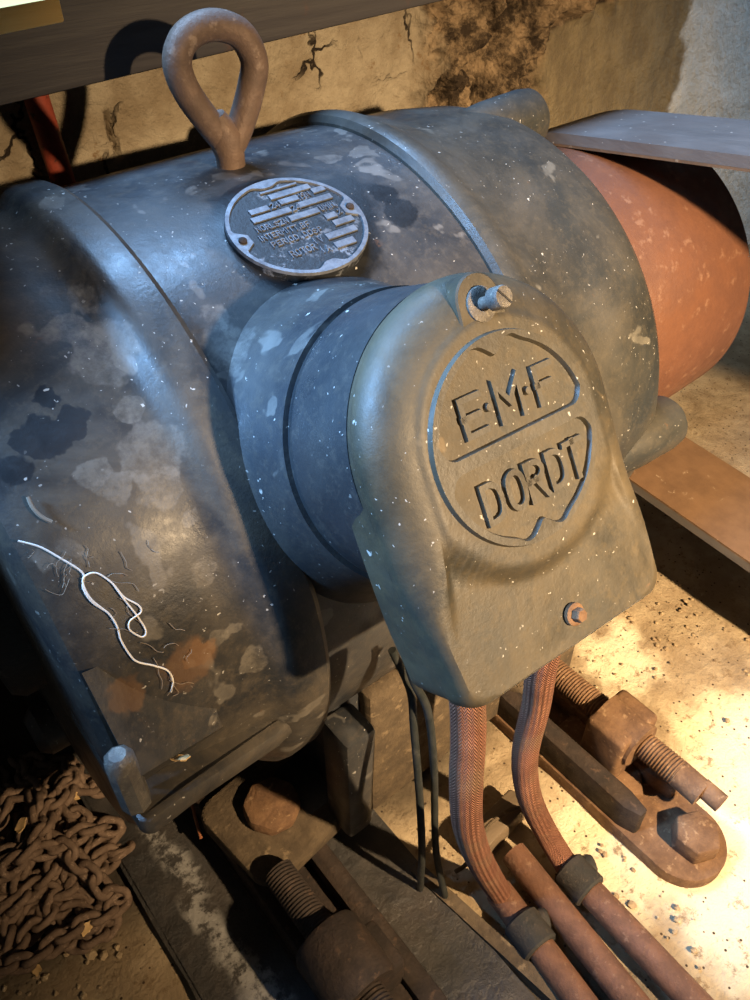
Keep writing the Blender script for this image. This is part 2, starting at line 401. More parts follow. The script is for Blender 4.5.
def sheet(mb, loops, h, fr, slope=.0006):
    """flat raised plate with holes: loops[0] outer, the others holes"""
    b = bmesh.new(); tops = []
    for L in loops:
        vs = [b.verts.new((p[0], p[1], 0)) for p in L]; tops.append(vs)
        for i in range(len(vs)): b.edges.new((vs[i], vs[(i + 1) % len(vs)]))
    bmesh.ops.triangle_fill(b, edges=b.edges[:], use_beauty=True)
    b.verts.index_update(); b.verts.ensure_lookup_table()
    o = mb.add([fr(v.co.x, v.co.y, h) for v in b.verts], [[v.index for v in f.verts] for f in b.faces])
    for li, L in enumerate(loops):
        n = len(L); ids = [o + v.index for v in tops[li]]
        area = sum(L[i][0] * L[(i + 1) % n][1] - L[(i + 1) % n][0] * L[i][1] for i in range(n))
        sg = (1 if area > 0 else -1) * (1 if li == 0 else -1); low = []
        for i in range(n):
            t = Vector((L[(i + 1) % n][0] - L[i - 1][0], L[(i + 1) % n][1] - L[i - 1][1])).normalized()
            low.append(fr(L[i][0] + sg * t.y * slope, L[i][1] - sg * t.x * slope, -.0006))
        o2 = mb.add(low, [])
        for i in range(n): mb.f.append((ids[i], ids[(i + 1) % n], o2 + (i + 1) % n, o2 + i))
    b.free()

# ------------------------------------------------------------------ MOTOR
motor = thing('electric_motor', 'big dark grey electric motor with rusty lifting eye, rating plate and round terminal box', 'motor', (.094, 0, FZ))
def ax(d, r, a): return V(d, -r * math.cos(a), r * math.sin(a))
def box_(lo, hi, **k): return MB().box(lo, hi, **k)
mb = MB().lathe([(-.02, .17), (-.02, .1925), (.0, .193), (.06, .1935), (.13, .1935), (.188, .1925), (.2, .1915), (.2, .17)], ax, 160)
PHI = math.radians(32.5); NN = V(0, -math.cos(PHI), math.sin(PHI)); DN = V(0, -math.sin(PHI), -math.cos(PHI))
CX = .0715
def bfr(rot):
    cr, sr = math.cos(math.radians(rot)), math.sin(math.radians(rot))
    def f(u, v, d):
        uu = u * cr - v * sr; vv = u * sr + v * cr + .0018
        return V(CX + uu, 0, 0) + DN * vv + NN * d
    return f
BX = bfr(3.0)
# cast boss that carries the terminal box flares out of the frame
mb.lathe([(.13, .094), (.163, .0915), (.178, .087), (.19, .0820), (.203, .0775), (.217, .0742), (.2285, .0722), (.2300, .0722)], lambda d, r, a: BX(r * math.cos(a), r * math.sin(a), d), 120)
# feet with webs
for x0, s in ((-.018, -1), (.236, 1)):
    xi = .040 if s < 0 else .15
    for sy in (-1, 1):
        mb.prism([(xi - .012, -.10), (xi + .012, -.10), (xi + .012, -.232), (xi - .012, -.232)], -.165 if sy < 0 else .10, -.10 if sy < 0 else .165, M=Matrix(((1, 0, 0, 0), (0, 0, 1, 0), (0, 1, 0, 0), (0, 0, 0, 1))), bev=.003)
mb.box((.0, -.165, -.235), (.19, -.115, -.212), bev=.004)
skirt = MB().box((.052, -.176, -.252), (.214, -.160, -.10), bev=.004)
mb.box((.0, .115, -.235), (.19, .17, -.212), bev=.004)
mb.prism([(.018, -.10), (.044, -.10), (.038, -.222), (.016, -.222)], -.195, -.165, M=Matrix(((1, 0, 0, 0), (0, 0, 1, 0), (0, 1, 0, 0), (0, 0, 0, 1))), bev=.005)
frame = part('stator_frame', mb, M['stator'], motor)
def pad(cx, cy, r, z0, z1, rot, rc=.014):
    pts = []
    for qx, qy, a0 in ((1, 1, 0), (-1, 1, 90), (-1, -1, 180), (1, -1, 270)):
        for k in range(7):
            a = math.radians(a0 + 15 * k); x = qx * (r - rc) + rc * math.cos(a); y = qy * (r - rc) + rc * math.sin(a)
            c, s = math.cos(rot), math.sin(rot); pts.append((cx + x * c - y * s, cy + x * s + y * c))
    return MB().prism(pts, z0, z1, bev=.004)
def hexhead(c, axis, r, h, n=6, spin=0.3, bev=.0015):
    b = bmesh.new(); bmesh.ops.create_cone(b, cap_ends=True, segments=n, radius1=r, radius2=r * .97, depth=h)
    bmesh.ops.bevel(b, geom=b.edges[:], offset=bev, segments=2, affect='EDGES', profile=.5)
    Mx = Matrix.Translation(Vector(c) + Vector(axis).normalized() * h / 2) @ Vector(axis).to_track_quat('Z', 'Y').to_matrix().to_4x4() @ Matrix.Rotation(spin, 4, 'Z')
    return MB().bm(b, Mx)
for (fx, fy) in ((-.016, -.142), (.238, -.142), (-.016, .142), (.238, .142)):
    fo = part('foot', pad(fx, fy, .042, -.232, -.213, .12 if fy < 0 else 0), M['dusty'], motor, 'foot with rusty bolt' if fx < 0 else None)
    mbf = hexhead((fx + .000, fy + .000, -.214), (0, 0, 1), .0225, .013, 8, .2, .0045)
    part('foot_bolt', mbf, M['rust'], fo)
skirt.box((.214, -.192, -.236), (.266, -.160, -.184), bev=.006, seg=3)
part('base_plate', skirt, M['dusty'], motor, 'dusty brown plate under the frame')
# left end shield
prof = [(.004, .15), (.004, .1985), (.001, .2005), (-.014, .2008), (-.0185, .2000), (-.0225, .1970), (-.0265, .1930), (-.032, .1908), (-.042, .1902), (-.085, .1895), (-.101, .1885), (-.107, .186), (-.111, .180), (-.1125, .170), (-.1125, .06)]
def axl(d, r, a):
    th = math.degrees(a)
    if th > 180: th -= 360
    k = sm(27, 15, th) * sm(-80, -40, th) * sm(-.04, -.005, d)
    return ax(d + .003 * k, r + .0015 * k, a)
mb = MB().lathe(prof, axl, 200)
# corner lug wedge and flange
A = ax(-.099, .1885, math.radians(21)); Bp = ax(-.055, .1895, math.radians(3)); Cc = V(-.1065, -.2095, .026)
E1 = V(-.1045, -.195, -.002); E2 = V(-.050, -.188, -.010); A2 = V(-.1065, -.1775, .0705)
mb.add([A, Bp, Cc, A2, E1, E2], [(0, 2, 1), (0, 3, 2), (3, 4, 2), (2, 4, 5), (1, 2, 5)])
b = MB().prism([(-.1135, -.13), (-.1135, -.2105), (-.109, -.2145), (-.085, -.2110), (-.03, -.1990), (.002, -.188), (.002, -.13)], -.012, .002, bev=.003)
for v in b.v: v.z -= .30 * max(0, v.x + .11) * sm(-.11, -.05, v.x) + .006
mb.add(b.v, b.f)
for a in (90, 180, 270):
    c, s = math.cos(math.radians(a)), math.sin(math.radians(a))
    mb.lathe([(-.07, .022), (-.125, .02), (-.132, .014)], lambda d, r, t: V(d, -.172 * c + r * math.cos(t), .172 * s + r * math.sin(t)), 24)
shl = part('end_shield', mb, M['shield'], motor, 'near left end shield with stained paint', 32)
b_ = MB().lathe([(-.004, .0072), (.020, .0072), (.034, .0068), (.037, .004)], lambda d, r, t: V(-.1095 + r * math.cos(t), -.2045 + r * math.sin(t), d + .006), 8)
part('shield_stud', b_, M['boltblue'], shl)
part('added_dark_cap', MB().lathe([(-.10, .085), (-.125, .085), (-.132, .080), (-.135, .05)], ax, 80), M['nearblack'], motor, 'added black end cap standing in for shade')  # added disc, fills the black shade beyond the left end shield
# right end shield
prof = [(.186, .15), (.186, .1945), (.1885, .1985), (.193, .2), (.200, .1995), (.205, .1965), (.212, .194), (.225, .1915), (.229, .1895), (.26, .1885), (.30, .1835), (.318, .1785), (.329, .171), (.336, .158), (.338, .06), (.36, .055)]
mb = MB().lathe(prof, ax, 200)
for a, rr, xo in ((-3, .172, 0), (92, .167, .012), (180, .172, 0), (270, .172, 0)):
    c, s = math.cos(math.radians(a)), math.sin(math.radians(a))
    mb.lathe([(.25, .012), (.27, .016), (.30, .020), (.335, .0215), (.345, .0205), (.350, .0165), (.352, .01)], lambda d, r, t: V(d + xo * sm(.25, .3, d), -(rr) * c + r * math.cos(t), rr * s + r * math.sin(t)), 40)
shr = part('end_shield', mb, M['shieldr'], motor, 'far right end shield with two horn lugs', 32)
part('shaft', MB().lathe([(.34, .026), (.535, .026), (.54, .022)], ax, 40), M['rust'], motor)

# terminal box body and cover
tb = part('terminal_box', MB().lathe([(.225, .05), (.2295, .0696), (.2325, .0696), (.2335, .0704), (.236, .0706), (.250, .0690), (.262, .0677), (.276, .0666)], lambda d, r, a: BX(r * math.cos(a), r * math.sin(a), d), 120), M['coverside'], motor, 'round terminal box with flat bottom')
def outline(R, vb, rc, w=None):
    """U shaped outline, top half circle, straight sides, rounded bottom corners"""
    pts = []
    for k in range(64): a = PI + PI * k / 63; pts.append((R * math.cos(a), R * math.sin(a)))     # left over the top to right
    for k in range(1, 12): pts.append((R, (vb - rc) * k / 12))
    for k in range(9): a = PI / 2 * k / 8; pts.append((R - rc + rc * math.cos(a), vb - rc + rc * math.sin(a)))
    for k in range(1, 24): t = k / 24; pts.append(((R - rc) * (1 - 2 * t), vb))
    for k in range(9): a = PI / 2 + PI / 2 * k / 8; pts.append((-R + rc + rc * math.cos(a), vb - rc + rc * math.sin(a)))
    for k in range(1, 12): pts.append((-R, (vb - rc) * (1 - k / 12)))
    return pts
R0, VB = .0675, .1040
def lay(ins):
    hi = outline(R0 - ins, VB - ins, .010); lo = outline(R0 - ins * .45, VB - ins * .45, .010)
    out = [tuple(a * (1 - w) + b * w for a, b in zip(p, q)) for p, q in zip(hi, lo) for w in (sm(.035, .075, q[1]),)]
    return [(u + (.0075 * sm(.03, .10, v) * sm(.02, -.05, u)), v) for u, v in out]
mb = MB(); layers = []
for ins, d, bk in ((.006, .2545, 1), (.0030, .2535, 1), (.0018, .2545, 1), (.0014, .264, .4), (.0014, .2785, 0), (.0004, .2798, 0), (0, .2812, 0), (0, .2826, 0), (.0007, .2856, 0), (.0022, .2890, 0), (.0048, .2923, 0), (.0080, .2949, 0), (.0118, .2969, 0), (.0160, .2984, 0)):
    L_ = []
    for u, v in lay(ins):
        dd = d + .006 * bk * sm(.085, .03, v)
        if d > .283: dd = dd * (1 - sm(.03, .07, v)) + min(.2946, dd + .0012) * sm(.03, .07, v)
        L_.append((u, v, dd))
    layers.append(L_)
last = layers[-1]; K = 46
for k in range(1, K):
    f = 1 - k / K; ring = []
    for u, v, d in last:
        x, y = u * f, v * f; r = math.hypot(x, y)
        e = sm(0, .10, 1 - f)
        dd = .2948 + .0054 * sm(.0635, .0545, r)
        ring.append((x, y, d * (1 - e) + dd * e))
    layers.append(ring)
n = len(last)
vs = [BX(*p) for L in layers for p in L] + [BX(0, 0, .3002)]
fs = []
for i in range(len(layers) - 1):
    for k in range(n): a, b = i * n + k, i * n + (k + 1) % n; fs.append((a, b, b + n, a + n))
for k in range(n): fs.append(((len(layers) - 1) * n + k, (len(layers) - 1) * n + (k + 1) % n, len(vs) - 1))
fs.append(tuple(range(n))[::-1])
mb.add(vs, fs)
# U shaped ear for the top screw
ear = []
for k in range(17): a = PI + PI * k / 16; ear.append((.0115 * math.cos(a), -.0545 + .0115 * math.sin(a)))
ear += [(.0125, -.040), (-.0125, -.040)]
o = len(mb.v); ne = len(ear)
mb.add([BX(u, v, .28) for u, v in ear] + [BX(u, v, .2990) for u, v in ear] + [BX(u * .93, -.0545 + (v + .0545) * .93, .2997) for u, v in ear],
       [(k, (k + 1) % ne, ne + (k + 1) % ne, ne + k) for k in range(ne)] + [(ne + k, ne + (k + 1) % ne, 2 * ne + (k + 1) % ne, 2 * ne + k) for k in range(ne)] + [tuple(2 * ne + k for k in range(ne))])
cov = part('cover', mb, M['cover'], tb, 'cast cover with raised medallion', 35)
def at(d0, rot):
    f = bfr(rot); return lambda u, v, h: f(u, v, d0 + h)
# screws
S = at(.2995, 3)
fr = lambda d, r, a: S(r * math.cos(a), -.0530 + r * math.sin(a), d)
mbs = MB().lathe([(-.001, .0072), (.0012, .0072), (.0016, .0066), (.0016, .0036)], fr, 24)
mbs.lathe([(.0, .0026), (.008, .0026)], fr, 16)
b = MB()
def frh(d, r, a): return S(.0015 + r * math.cos(a), -.0534 + r * math.sin(a), d)
mbs.lathe([(.006, .0028), (.0068, .0046), (.0122, .0046), (.0130, .0041)], frh, 24)
part('cover_screw', mbs, M['boltblue'], tb, 'slotted screw on the top ear')
b.box((-.0004, -.0041, .0126), (.0004, .0041, .0134)); b.v = [S(.0015 + p.x * .77 + p.y * .64, -.0534 - p.x * .64 + p.y * .77, p.z) for p in b.v]
part('screw_slot', b, M['nearblack'], bpy.data.objects['cover_screw'])
S2 = at(.2965, 3)
fr2 = lambda d, r, a: S2(.006 + r * math.cos(a), .0870 + r * math.sin(a), d)
mbs = MB().lathe([(-.001, .0052), (.0008, .0052), (.0014, .0044), (.0014, .0034)], fr2, 24).lathe([(0, .0034), (.0042, .0033), (.005, .0028)], fr2, 6)
part('cover_screw', mbs, M['rust'], tb, 'small rusty bolt near the bottom edge')
# medallion: border, two recessed panels with a cusp, raised letters
def circ(r, n=72, a0=0): return [(r * math.cos(a0 + 2 * PI * k / n), r * math.sin(a0 + 2 * PI * k / n)) for k in range(n)]
def panel(sgn, r, gap, cusp=.006):
    pts = []; a0 = math.asin((gap + .006) / r)
    for k in range(31):
        a = a0 + (PI - 2 * a0) * k / 30
        dc = abs(a - PI / 2); rr = r - cusp * sm(.17, .03, dc) * (.75 + .25 * math.cos(dc * 18)) + .0018 * math.exp(-((dc - .26) / .08) ** 2)
        pts.append((rr * math.cos(a), sgn * rr * math.sin(a)))
    ex = math.sqrt(r * r - gap * gap) * .93
    pts += [(-ex + .002, sgn * gap)] + [(-ex + 2 * ex * k / 8, sgn * gap) for k in range(1, 8)] + [(ex - .002, sgn * gap)]
    P = [Vector(p) for p in pts]
    for _ in range(2): P = [q for i in range(len(P)) for q in (P[i].lerp(P[i - 1], .25), P[i].lerp(P[(i + 1) % len(P)], .25))]
    return [tuple(p) for p in P]
mf = at(.3002, 2.2); MO = (-.0015, .0025)
fmed = lambda u, v, h: mf(u + MO[0], v + MO[1], h)
mb = MB(); sheet(mb, [circ(.0438), panel(-1, .0408, .0028), panel(1, .0408, .0028)], .0024, fmed, .0009)
med = part('medallion', mb, M['coverhi'], cov)
mb = MB(); ff = lambda u, v, h: mf(u, v, h)
for ch, u0, w in (('E', -.0255, .0095), ('M', -.0068, .0122), ('F', .0153, .009)):
    for pl in glyph(ch): stroke(mb, [(u0 + a * w, -.0068 - b_ * .0145) for a, b_ in pl], .0034, .0022, ff, .72)
dot(mb, -.0118, -.0145, .0021, .0020, ff); dot(mb, .0100, -.0140, .0021, .0020, ff)
for ch, u0 in (('D', -.0276), ('O', -.0148), ('R', -.0035), ('D', .0092), ('T', .0205)):
    for pl in glyph(ch): stroke(mb, [(u0 + a * .0086, .0290 - b_ * .0150) for a, b_ in pl], .0034, .0022, ff, .72)
part('lettering', mb, M['coverhi'], cov)

# nameplate
TH = math.radians(68.5); m_ = V(0, -math.cos(TH), math.sin(TH)); w_ = V(0, -math.sin(TH), -math.cos(TH))
def NPf(u, v, h): return V(.0915 + u * 1.03, 0, 0) + w_ * (v * 1.02 + .0008) + m_ * (.1965 + h)
def ell(a, b, n=80): return [(a * math.cos(2 * PI * k / n), b * math.sin(2 * PI * k / n)) for k in range(n)]
mb = MB(); L0 = ell(.0385, .0350); n = len(L0)
mb.add([NPf(u, v, -.008) for u, v in L0] + [NPf(u, v, 0) for u, v in L0] + [NPf(0, 0, 0)], [(k, (k + 1) % n, n + (k + 1) % n, n + k) for k in range(n)] + [(n + k, n + (k + 1) % n, 2 * n) for k in range(n)])
npl = part('nameplate', mb, M['platebg'], motor, 'oval metal rating plate')
inner = []
for k in range(120):
    a = 2 * PI * k / 120; da = lambda c: abs((a - c + PI) % (2 * PI) - PI)
    q = 1.0 - .20 * sm(.24, .10, da(0)) - .20 * sm(.24, .10, da(PI)) - .13 * sm(.26, .05, da(PI / 2)) - .10 * sm(.26, .05, da(-PI / 2))
    inner.append((.0362 * q * math.cos(a), .0327 * q * math.sin(a)))
mb = MB(); sheet(mb, [ell(.0383, .0348, 120), inner], .0011, NPf, .0004); part('plate_border', mb, M['plate'], npl)
for sx in (-1, 1):
    part('rivet', MB().lathe([(0, .0024), (.0020, .0022), (.0028, .0012)], lambda d, r, a: NPf(sx * .0335 + r * math.cos(a), r * math.sin(a), d), 16), M['rustdark'], npl)
mb = MB()
def bar(u0, u1, v, h=.0034):
    mb.add([NPf(a, b, z) for z in (-.0004, .0009) for a, b in ((u0, v - h / 2), (u1, v - h / 2), (u1, v + h / 2), (u0, v + h / 2))], [(4, 5, 6, 7), (0, 1, 5, 4), (1, 2, 6, 5), (2, 3, 7, 6), (3, 0, 4, 7)])
for a in ((-.006, .017, -.0272, .0012), (-.003, .0225, -.0226, .0035), (-.019, -.0075, -.0165, .0035), (.000, .0115, -.0175, .0035), (.0215, .0295, -.0185, .0035), (-.021, .0025, -.0110, .0036), (.0085, .0295, -.0118, .0036),
          (-.002, .0165, -.0050, .0036), (.0165, .0235, .0012, .0036), (.018, .0305, .0070, .0038), (.0085, .0275, .0140, .0040), (.009, .0215, .0210, .0042)): bar(*a)
T = lambda s, u, v, w=.0019, h=.0033: text(mb, s, u, v, w, h, .0009, .0007, .0009, NPf)
T('24', -.0060, -.0150); T('19N', .0128, -.0160); T('24', .0036, -.0095); T('UMIN.', .0180, -.0038, .0017)
T('NORLSZN', -.0225, -.0030); T('INTERMITT.BF', -.0245, .0032, .0020); T('%', .0255, .0020); T('PERIOD. DDSP', -.0210, .0092, .0021); T('ROTOR', -.0160, .0190, .0023, .0038)
T('( V', .0005, .0158, .0022, .0038); T('( A', .0005, .0226, .0022, .0038)
part('plate_lettering', mb, M['plate'], npl)

# lifting eye
EP = [(233, 162), (226, 143), (206, 119), (186, 90), (177, 62), (186, 37), (211, 25), (239, 33), (254, 60), (251, 88), (243, 118), (233, 143)]
en = (.15, 1, 0); ec = .15 * .097
loop = [onplane(x, y, en, ec) for x, y in EP[1:]]
mb = MB().tube(loop, .0077, 18, closed=True, sub=6)
eb = onplane(231, 163, en, ec)
mb.tube([V(eb.x, eb.y, .18), V(eb.x, eb.y, .192), V(eb.x, eb.y, .199), loop[0] + V(0, 0, .004), loop[0] + V(-.004, 0, .016)], [.0082, .0082, .0084, .0100, .005], 18)
part('lifting_eye', mb, M['eye'], motor, 'rusty teardrop lifting eye', 60)

# ------------------------------------------------------------------ pulley and belt
pul = thing('drive_pulley', 'terracotta red belt pulley beside the right end shield', 'pulley', (.44, 0, -.13))
part('rim', MB().lathe([(.357, .10), (.357, .127), (.360, .1295), (.44, .1315), (.515, .1295), (.5185, .127), (.5185, .10)], ax, 128), M['terra'], pul)
part('hub', MB().lathe([(.365, .05), (.500, .05)], ax, 48).lathe([(.43, .11), (.445, .11)], ax, 48), M['terra'], pul)
def beltpath(r):
    al = math.radians(8.2); P = []
    t0 = V(0, math.sin(al) * r, math.cos(al) * r); dirt = V(0, -math.cos(al), math.sin(al))
    for k in range(12, 0, -1): P.append(t0 + dirt * (.08 * k))
    be = math.radians(-4.5)
    a0 = PI / 2 - al; a1 = -PI / 2 - be
    for k in range(41):
        a = a0 + (a1 - a0) * k / 40; P.append(V(0, math.cos(a) * r, math.sin(a) * r))
    dirb = V(0, -math.cos(be), math.sin(be))
    for k in range(1, 13): P.append(P[52] + dirb * (.08 * k))
    return P
bl = thing('drive_belt', 'wide grey flat belt wrapped over the terracotta pulley', 'belt', (.467, -.3, -.14))
def ribbon(r0, r1, x0, x1):
    A_, B_ = beltpath(r0), beltpath(r1); m = len(A_); vs = []
    for a, b in zip(A_, B_): vs += [V(x0, a.y, a.z), V(x1, a.y, a.z), V(x1, b.y, b.z), V(x0, b.y, b.z)]
    fs = []
    for i in range(m - 1):
        for k in range(4): fs.append((i * 4 + k, i * 4 + (k + 1) % 4, i * 4 + 4 + (k + 1) % 4, i * 4 + 4 + k))
    fs += [(0, 1, 2, 3), tuple((m - 1) * 4 + k for k in range(4))]
    q = MB(); q.add(vs, fs); return q
part('outer_ply', ribbon(.1336, .1420, .4165, .512), M['belt'], bl, 'grey outer face')
part('inner_ply', ribbon(.1316, .1337, .4165, .512), M['beltin'], bl, 'brown inner face')

# ------------------------------------------------------------------ slide rails
def thread(p0, p1, r, pitch=.0026, n=28, amp=.0011):
    p0, p1 = Vector(p0), Vector(p1); L = (p1 - p0).length; m = int(L / pitch * 6); P = [p0.lerp(p1, i / m) for i in range(m + 1)]
    return MB().tube(P, r, n, rf=lambda rr, l, a: rr - amp * abs(2 * ((l / pitch + a / (2 * PI)) % 1) - 1))
def slide_rail(x, label, yo, mats, far):
    t = thing('slide_rail', label, 'slide rail', (x, -.2 + yo, FZ), 'motor slide rails')
    mb = MB(); w = .033
    tip = [(w * math.cos(a), -.343 + w * math.sin(a)) for a in [PI + PI * k / 24 for k in range(25)]]
    mb.prism([(x + a, b + yo) for a, b in tip] + [(x + w, .19), (x - w, .19)], FZ - .002, FZ + .0125, bev=.0025)
    mb.prism([(x + w * .45, .18), (x + w * .45, -.30 + yo), (x + w * .55, -.318 + yo), (x + w * .80, -.318 + yo), (x + w * .93, -.305 + yo), (x + w * .93, .18)], FZ + .01, FZ + .0280, bev=.002)
    mb.prism([(x - w * .5, -.22 + yo), (x - w * .5, -.29 + yo), (x, -.305 + yo), (x + w * .5, -.29 + yo), (x + w * .5, -.22 + yo)], FZ + .01, FZ + .022, bev=.003)
    body = part('rail_body', mb, mats[0], t)
    bar = MB().prism([(x - w * .93, .18), (x - w * .93, -.305 + yo), (x - w * .80, -.318 + yo), (x - w * .55, -.318 + yo), (x - w * .45, -.30 + yo), (x - w * .45, .18)], FZ + .01, FZ + .0400, bev=.002)
    part('side_bar', bar, M['rustdark'], t, 'side bar with shade in its dark colour')  # darker steel paints in the shade on this side of the rail
    sx, sz = x + (.014 if far else -.014), FZ + .054
    part('adjusting_screw', thread((sx, -.17 if far else -.186, sz), (sx + .001, -.318 + yo, sz), .0112).tube([(sx + .001, -.316 + yo, sz), (sx + .001, -.338 + yo, sz - .001)], .0108, 24).tube([(sx + .004, -.335 + yo, sz + .002), (sx + .004, -.352 + yo, sz + .001)], .0075, 20), mats[1], t)
    if far:
        q = MB().box((sx - .025, -.282 + yo, FZ + .018), (sx + .021, -.246 + yo, FZ + .071), bev=.0045, seg=3)
        q.lathe([(-.285 + yo, .019), (-.248 + yo, .0205)], lambda d, r, a: V(sx - .002 + r * math.cos(a), d, sz + r * math.sin(a)), 32)
    else:
        q = MB().lathe([(-.278 + yo, .010), (-.280 + yo, .0215), (-.277 + yo, .0235), (-.238 + yo, .0245), (-.234 + yo, .0225)], lambda d, r, a: V(sx + r * math.cos(a), d, sz + r * math.sin(a)), 40)
        q.box((sx + .012, -.279 + yo, FZ + .012), (sx + .032, -.245 + yo, FZ + .055), bev=.003)
    part('screw_block', q, mats[2], t)
    part('anchor_bolt', hexhead((x + .003, -.350 + yo, FZ + .012), (0, 0, 1), .0185, .017, 6, .1, .0016), mats[2], t)
    return t
slide_rail(.2215, 'rusty slide rail on the pale floor with threaded screw and hex anchor bolt', 0.0, (M['rust'], M['rust'], M['rust']), True)
slide_rail(-.026, 'dark slide rail below the left foot with thick round screw block', -.006, (M['rustdark'], M['rustdark'], M['rustdark']), False)  # darker steel stands in for the weak light on this rail

# ------------------------------------------------------------------ conduits, pipes, cables
pA0, pA1 = onZ(500, 893, FZ + .013), onZ(585, 1008, FZ + .013)
pB0, pB1 = onZ(515, 855, FZ + .013), onZ(640, 1012, FZ + .013)
pC0, pC1 = onZ(568, 868, FZ + .013), onZ(702, 1010, FZ + .013)
def far(a, b, k=.12): d = (b - a).normalized(); d.z = 0; return b + d * k
def hose(name, pts, label):
    t = thing(name, label, 'conduit', (pts[-1].x, pts[-1].y, FZ), 'braided conduits')
    part('sleeve', MB().tube(pts, .0088, 28, sub=10), M['braid'], t, None, 60)
    return t
h1 = [onY(466, 680, -.274), onY(468, 712, -.278), onY(468, 745, -.282), onY(466, 785, -.286), onY(468, 825, -.286), onY(480, 860, -.284), pA0]
h2 = [onY(548, 635, -.270), onY(541, 668, -.268), onY(536, 705, -.262), onY(525, 755, -.262), onY(529, 795, -.268), onY(545, 830, -.278), pC0]
t1 = hose('braided_conduit', h1, 'left braided red conduit dropping from the corner of the terminal box')
t2 = hose('braided_conduit', h2, 'right braided red conduit dropping from the middle of the terminal box')
def conduit(p0, p1, label, coll):
    e = far(p0, p1); d = (e - p0).normalized()
    t = thing('conduit_pipe', label, 'pipe', (p0.x, p0.y, FZ), 'floor conduit pipes')
    part('pipe', MB().tube([p0 - d * .002, p0.lerp(e, .5), e], .0104, 24), M['pipe'], t)
    if coll:
        c = p0.lerp(e, coll); s = d.cross(V(0, 0, 1)).normalized()
        q = MB().tube([c - d * .012, c - d * .0105, c + d * .0105, c + d * .012], [.0125, .0140, .0140, .0125], 24)
        q.tube([c - s * .010 - d * .003, c - s * .0160 - d * .0025, c - s * .0175 - d * .002], [.0085, .0075, .006], 14)
        part('coupling', q, M['blackcap'], t, 'black coupling clamp')
    return t
conduit(pA0, pA1, 'leftmost floor pipe, continuing the left braided conduit', .16)
conduit(pB0, pB1, 'middle floor pipe with an open cut end and no coupling', 0)
conduit(pC0, pC1, 'rightmost floor pipe, continuing the right braided conduit', .045)
# twin thin cables
c1 = [onY(392, 650, -.205), onY(410, 690, -.215), onY(414, 730, -.225), onY(419, 790, -.24), onY(422, 850, -.25), onZ(420, 890, FZ + .004)]
c2 = [onY(405, 652, -.21), onY(414, 682, -.222), onY(428, 712, -.23), onY(434, 770, -.24), onY(436, 850, -.25), onZ(446, 900, FZ + .004)]
solo('cable', MB().tube(c1, .0025, 12, sub=8), M['cable'], 'left one of two thin black cables hanging beside the left conduit', 'cable', 'thin black cables')
solo('cable', MB().tube(c2, .0025, 12, sub=8), M['cable'], 'right one of two thin black cables, bent outwards near its top', 'cable', 'thin black cables')
# angle strip beside the pipes
s0, s1 = onZ(415, 872, FZ), onZ(560, 1005, FZ); s1 = far(s0, s1, .1)
dd = (s1 - s0).normalized(); sd = V(dd.y, -dd.x, 0)
q = MB(); vs = []
for p in (s0, s1): vs += [p + sd * -.004 + V(0, 0, -.001), p + sd * .005 + V(0, 0, -.001), p + sd * .005 + V(0, 0, .010), p + sd * -.004 + V(0, 0, .012)]
q.add(vs, [(0, 1, 2, 3), (4, 5, 6, 7)] + [(k, (k + 1) % 4, 4 + (k + 1) % 4, 4 + k) for k in range(4)])
solo('steel_strip', q, M['dusty'], 'narrow steel strip on the floor left of the pipes', 'strip')
# small wooden chock with a wire
k0 = onZ(478, 842, FZ + .02); 
q = MB().box((-.030, -.010, -.012), (.030, .010, .010), bev=.003, M=Matrix.Translation(onZ(495, 826, FZ + .012) + V(0, 0, 0)) @ Matrix.Rotation(.10, 4, 'Z') @ Matrix.Rotation(.08, 4, 'Y'))
solo('wooden_chock', q, M['crate'], 'small dusty wooden chock between the two braided conduits', 'wood block')
wp = [onZ(455, 872, FZ + .030), onZ(468, 862, FZ + .034), onZ(480, 838, FZ + .033), onZ(492, 822, FZ + .030), onZ(515, 808, FZ + .026), onZ(525, 812, FZ + .020)]
solo('tie_wire', MB().tube(wp, .0016, 8, sub=8), M['dusty'], 'pale tie wire looped over the wooden chock', 'wire')

# ------------------------------------------------------------------ floor, bed, walls
def grid(x0, x1, y0, y1, nx, ny, f):
    q = MB(); q.add([f(x0 + (x1 - x0) * i / nx, y0 + (y1 - y0) * j / ny) for j in range(ny + 1) for i in range(nx + 1)],
                    [(j * (nx + 1) + i, j * (nx + 1) + i + 1, (j + 1) * (nx + 1) + i + 1, (j + 1) * (nx + 1) + i) for j in range(ny) for i in range(nx)]); return q
def fl(x, y):
    h = .0022 * noise.fractal(V(x * 22, y * 22, 3), 1.0, 2.0, 5) + .0012 * noise.noise(V(x * 90, y * 90, 1))
    return V(x, y, FZ + min(h, .0028) - .001)
WY = .225
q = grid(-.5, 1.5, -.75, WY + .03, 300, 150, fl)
o = struct('floor', q, M['concrete'], 'pale rough concrete floor under the motor', 'floor'); 
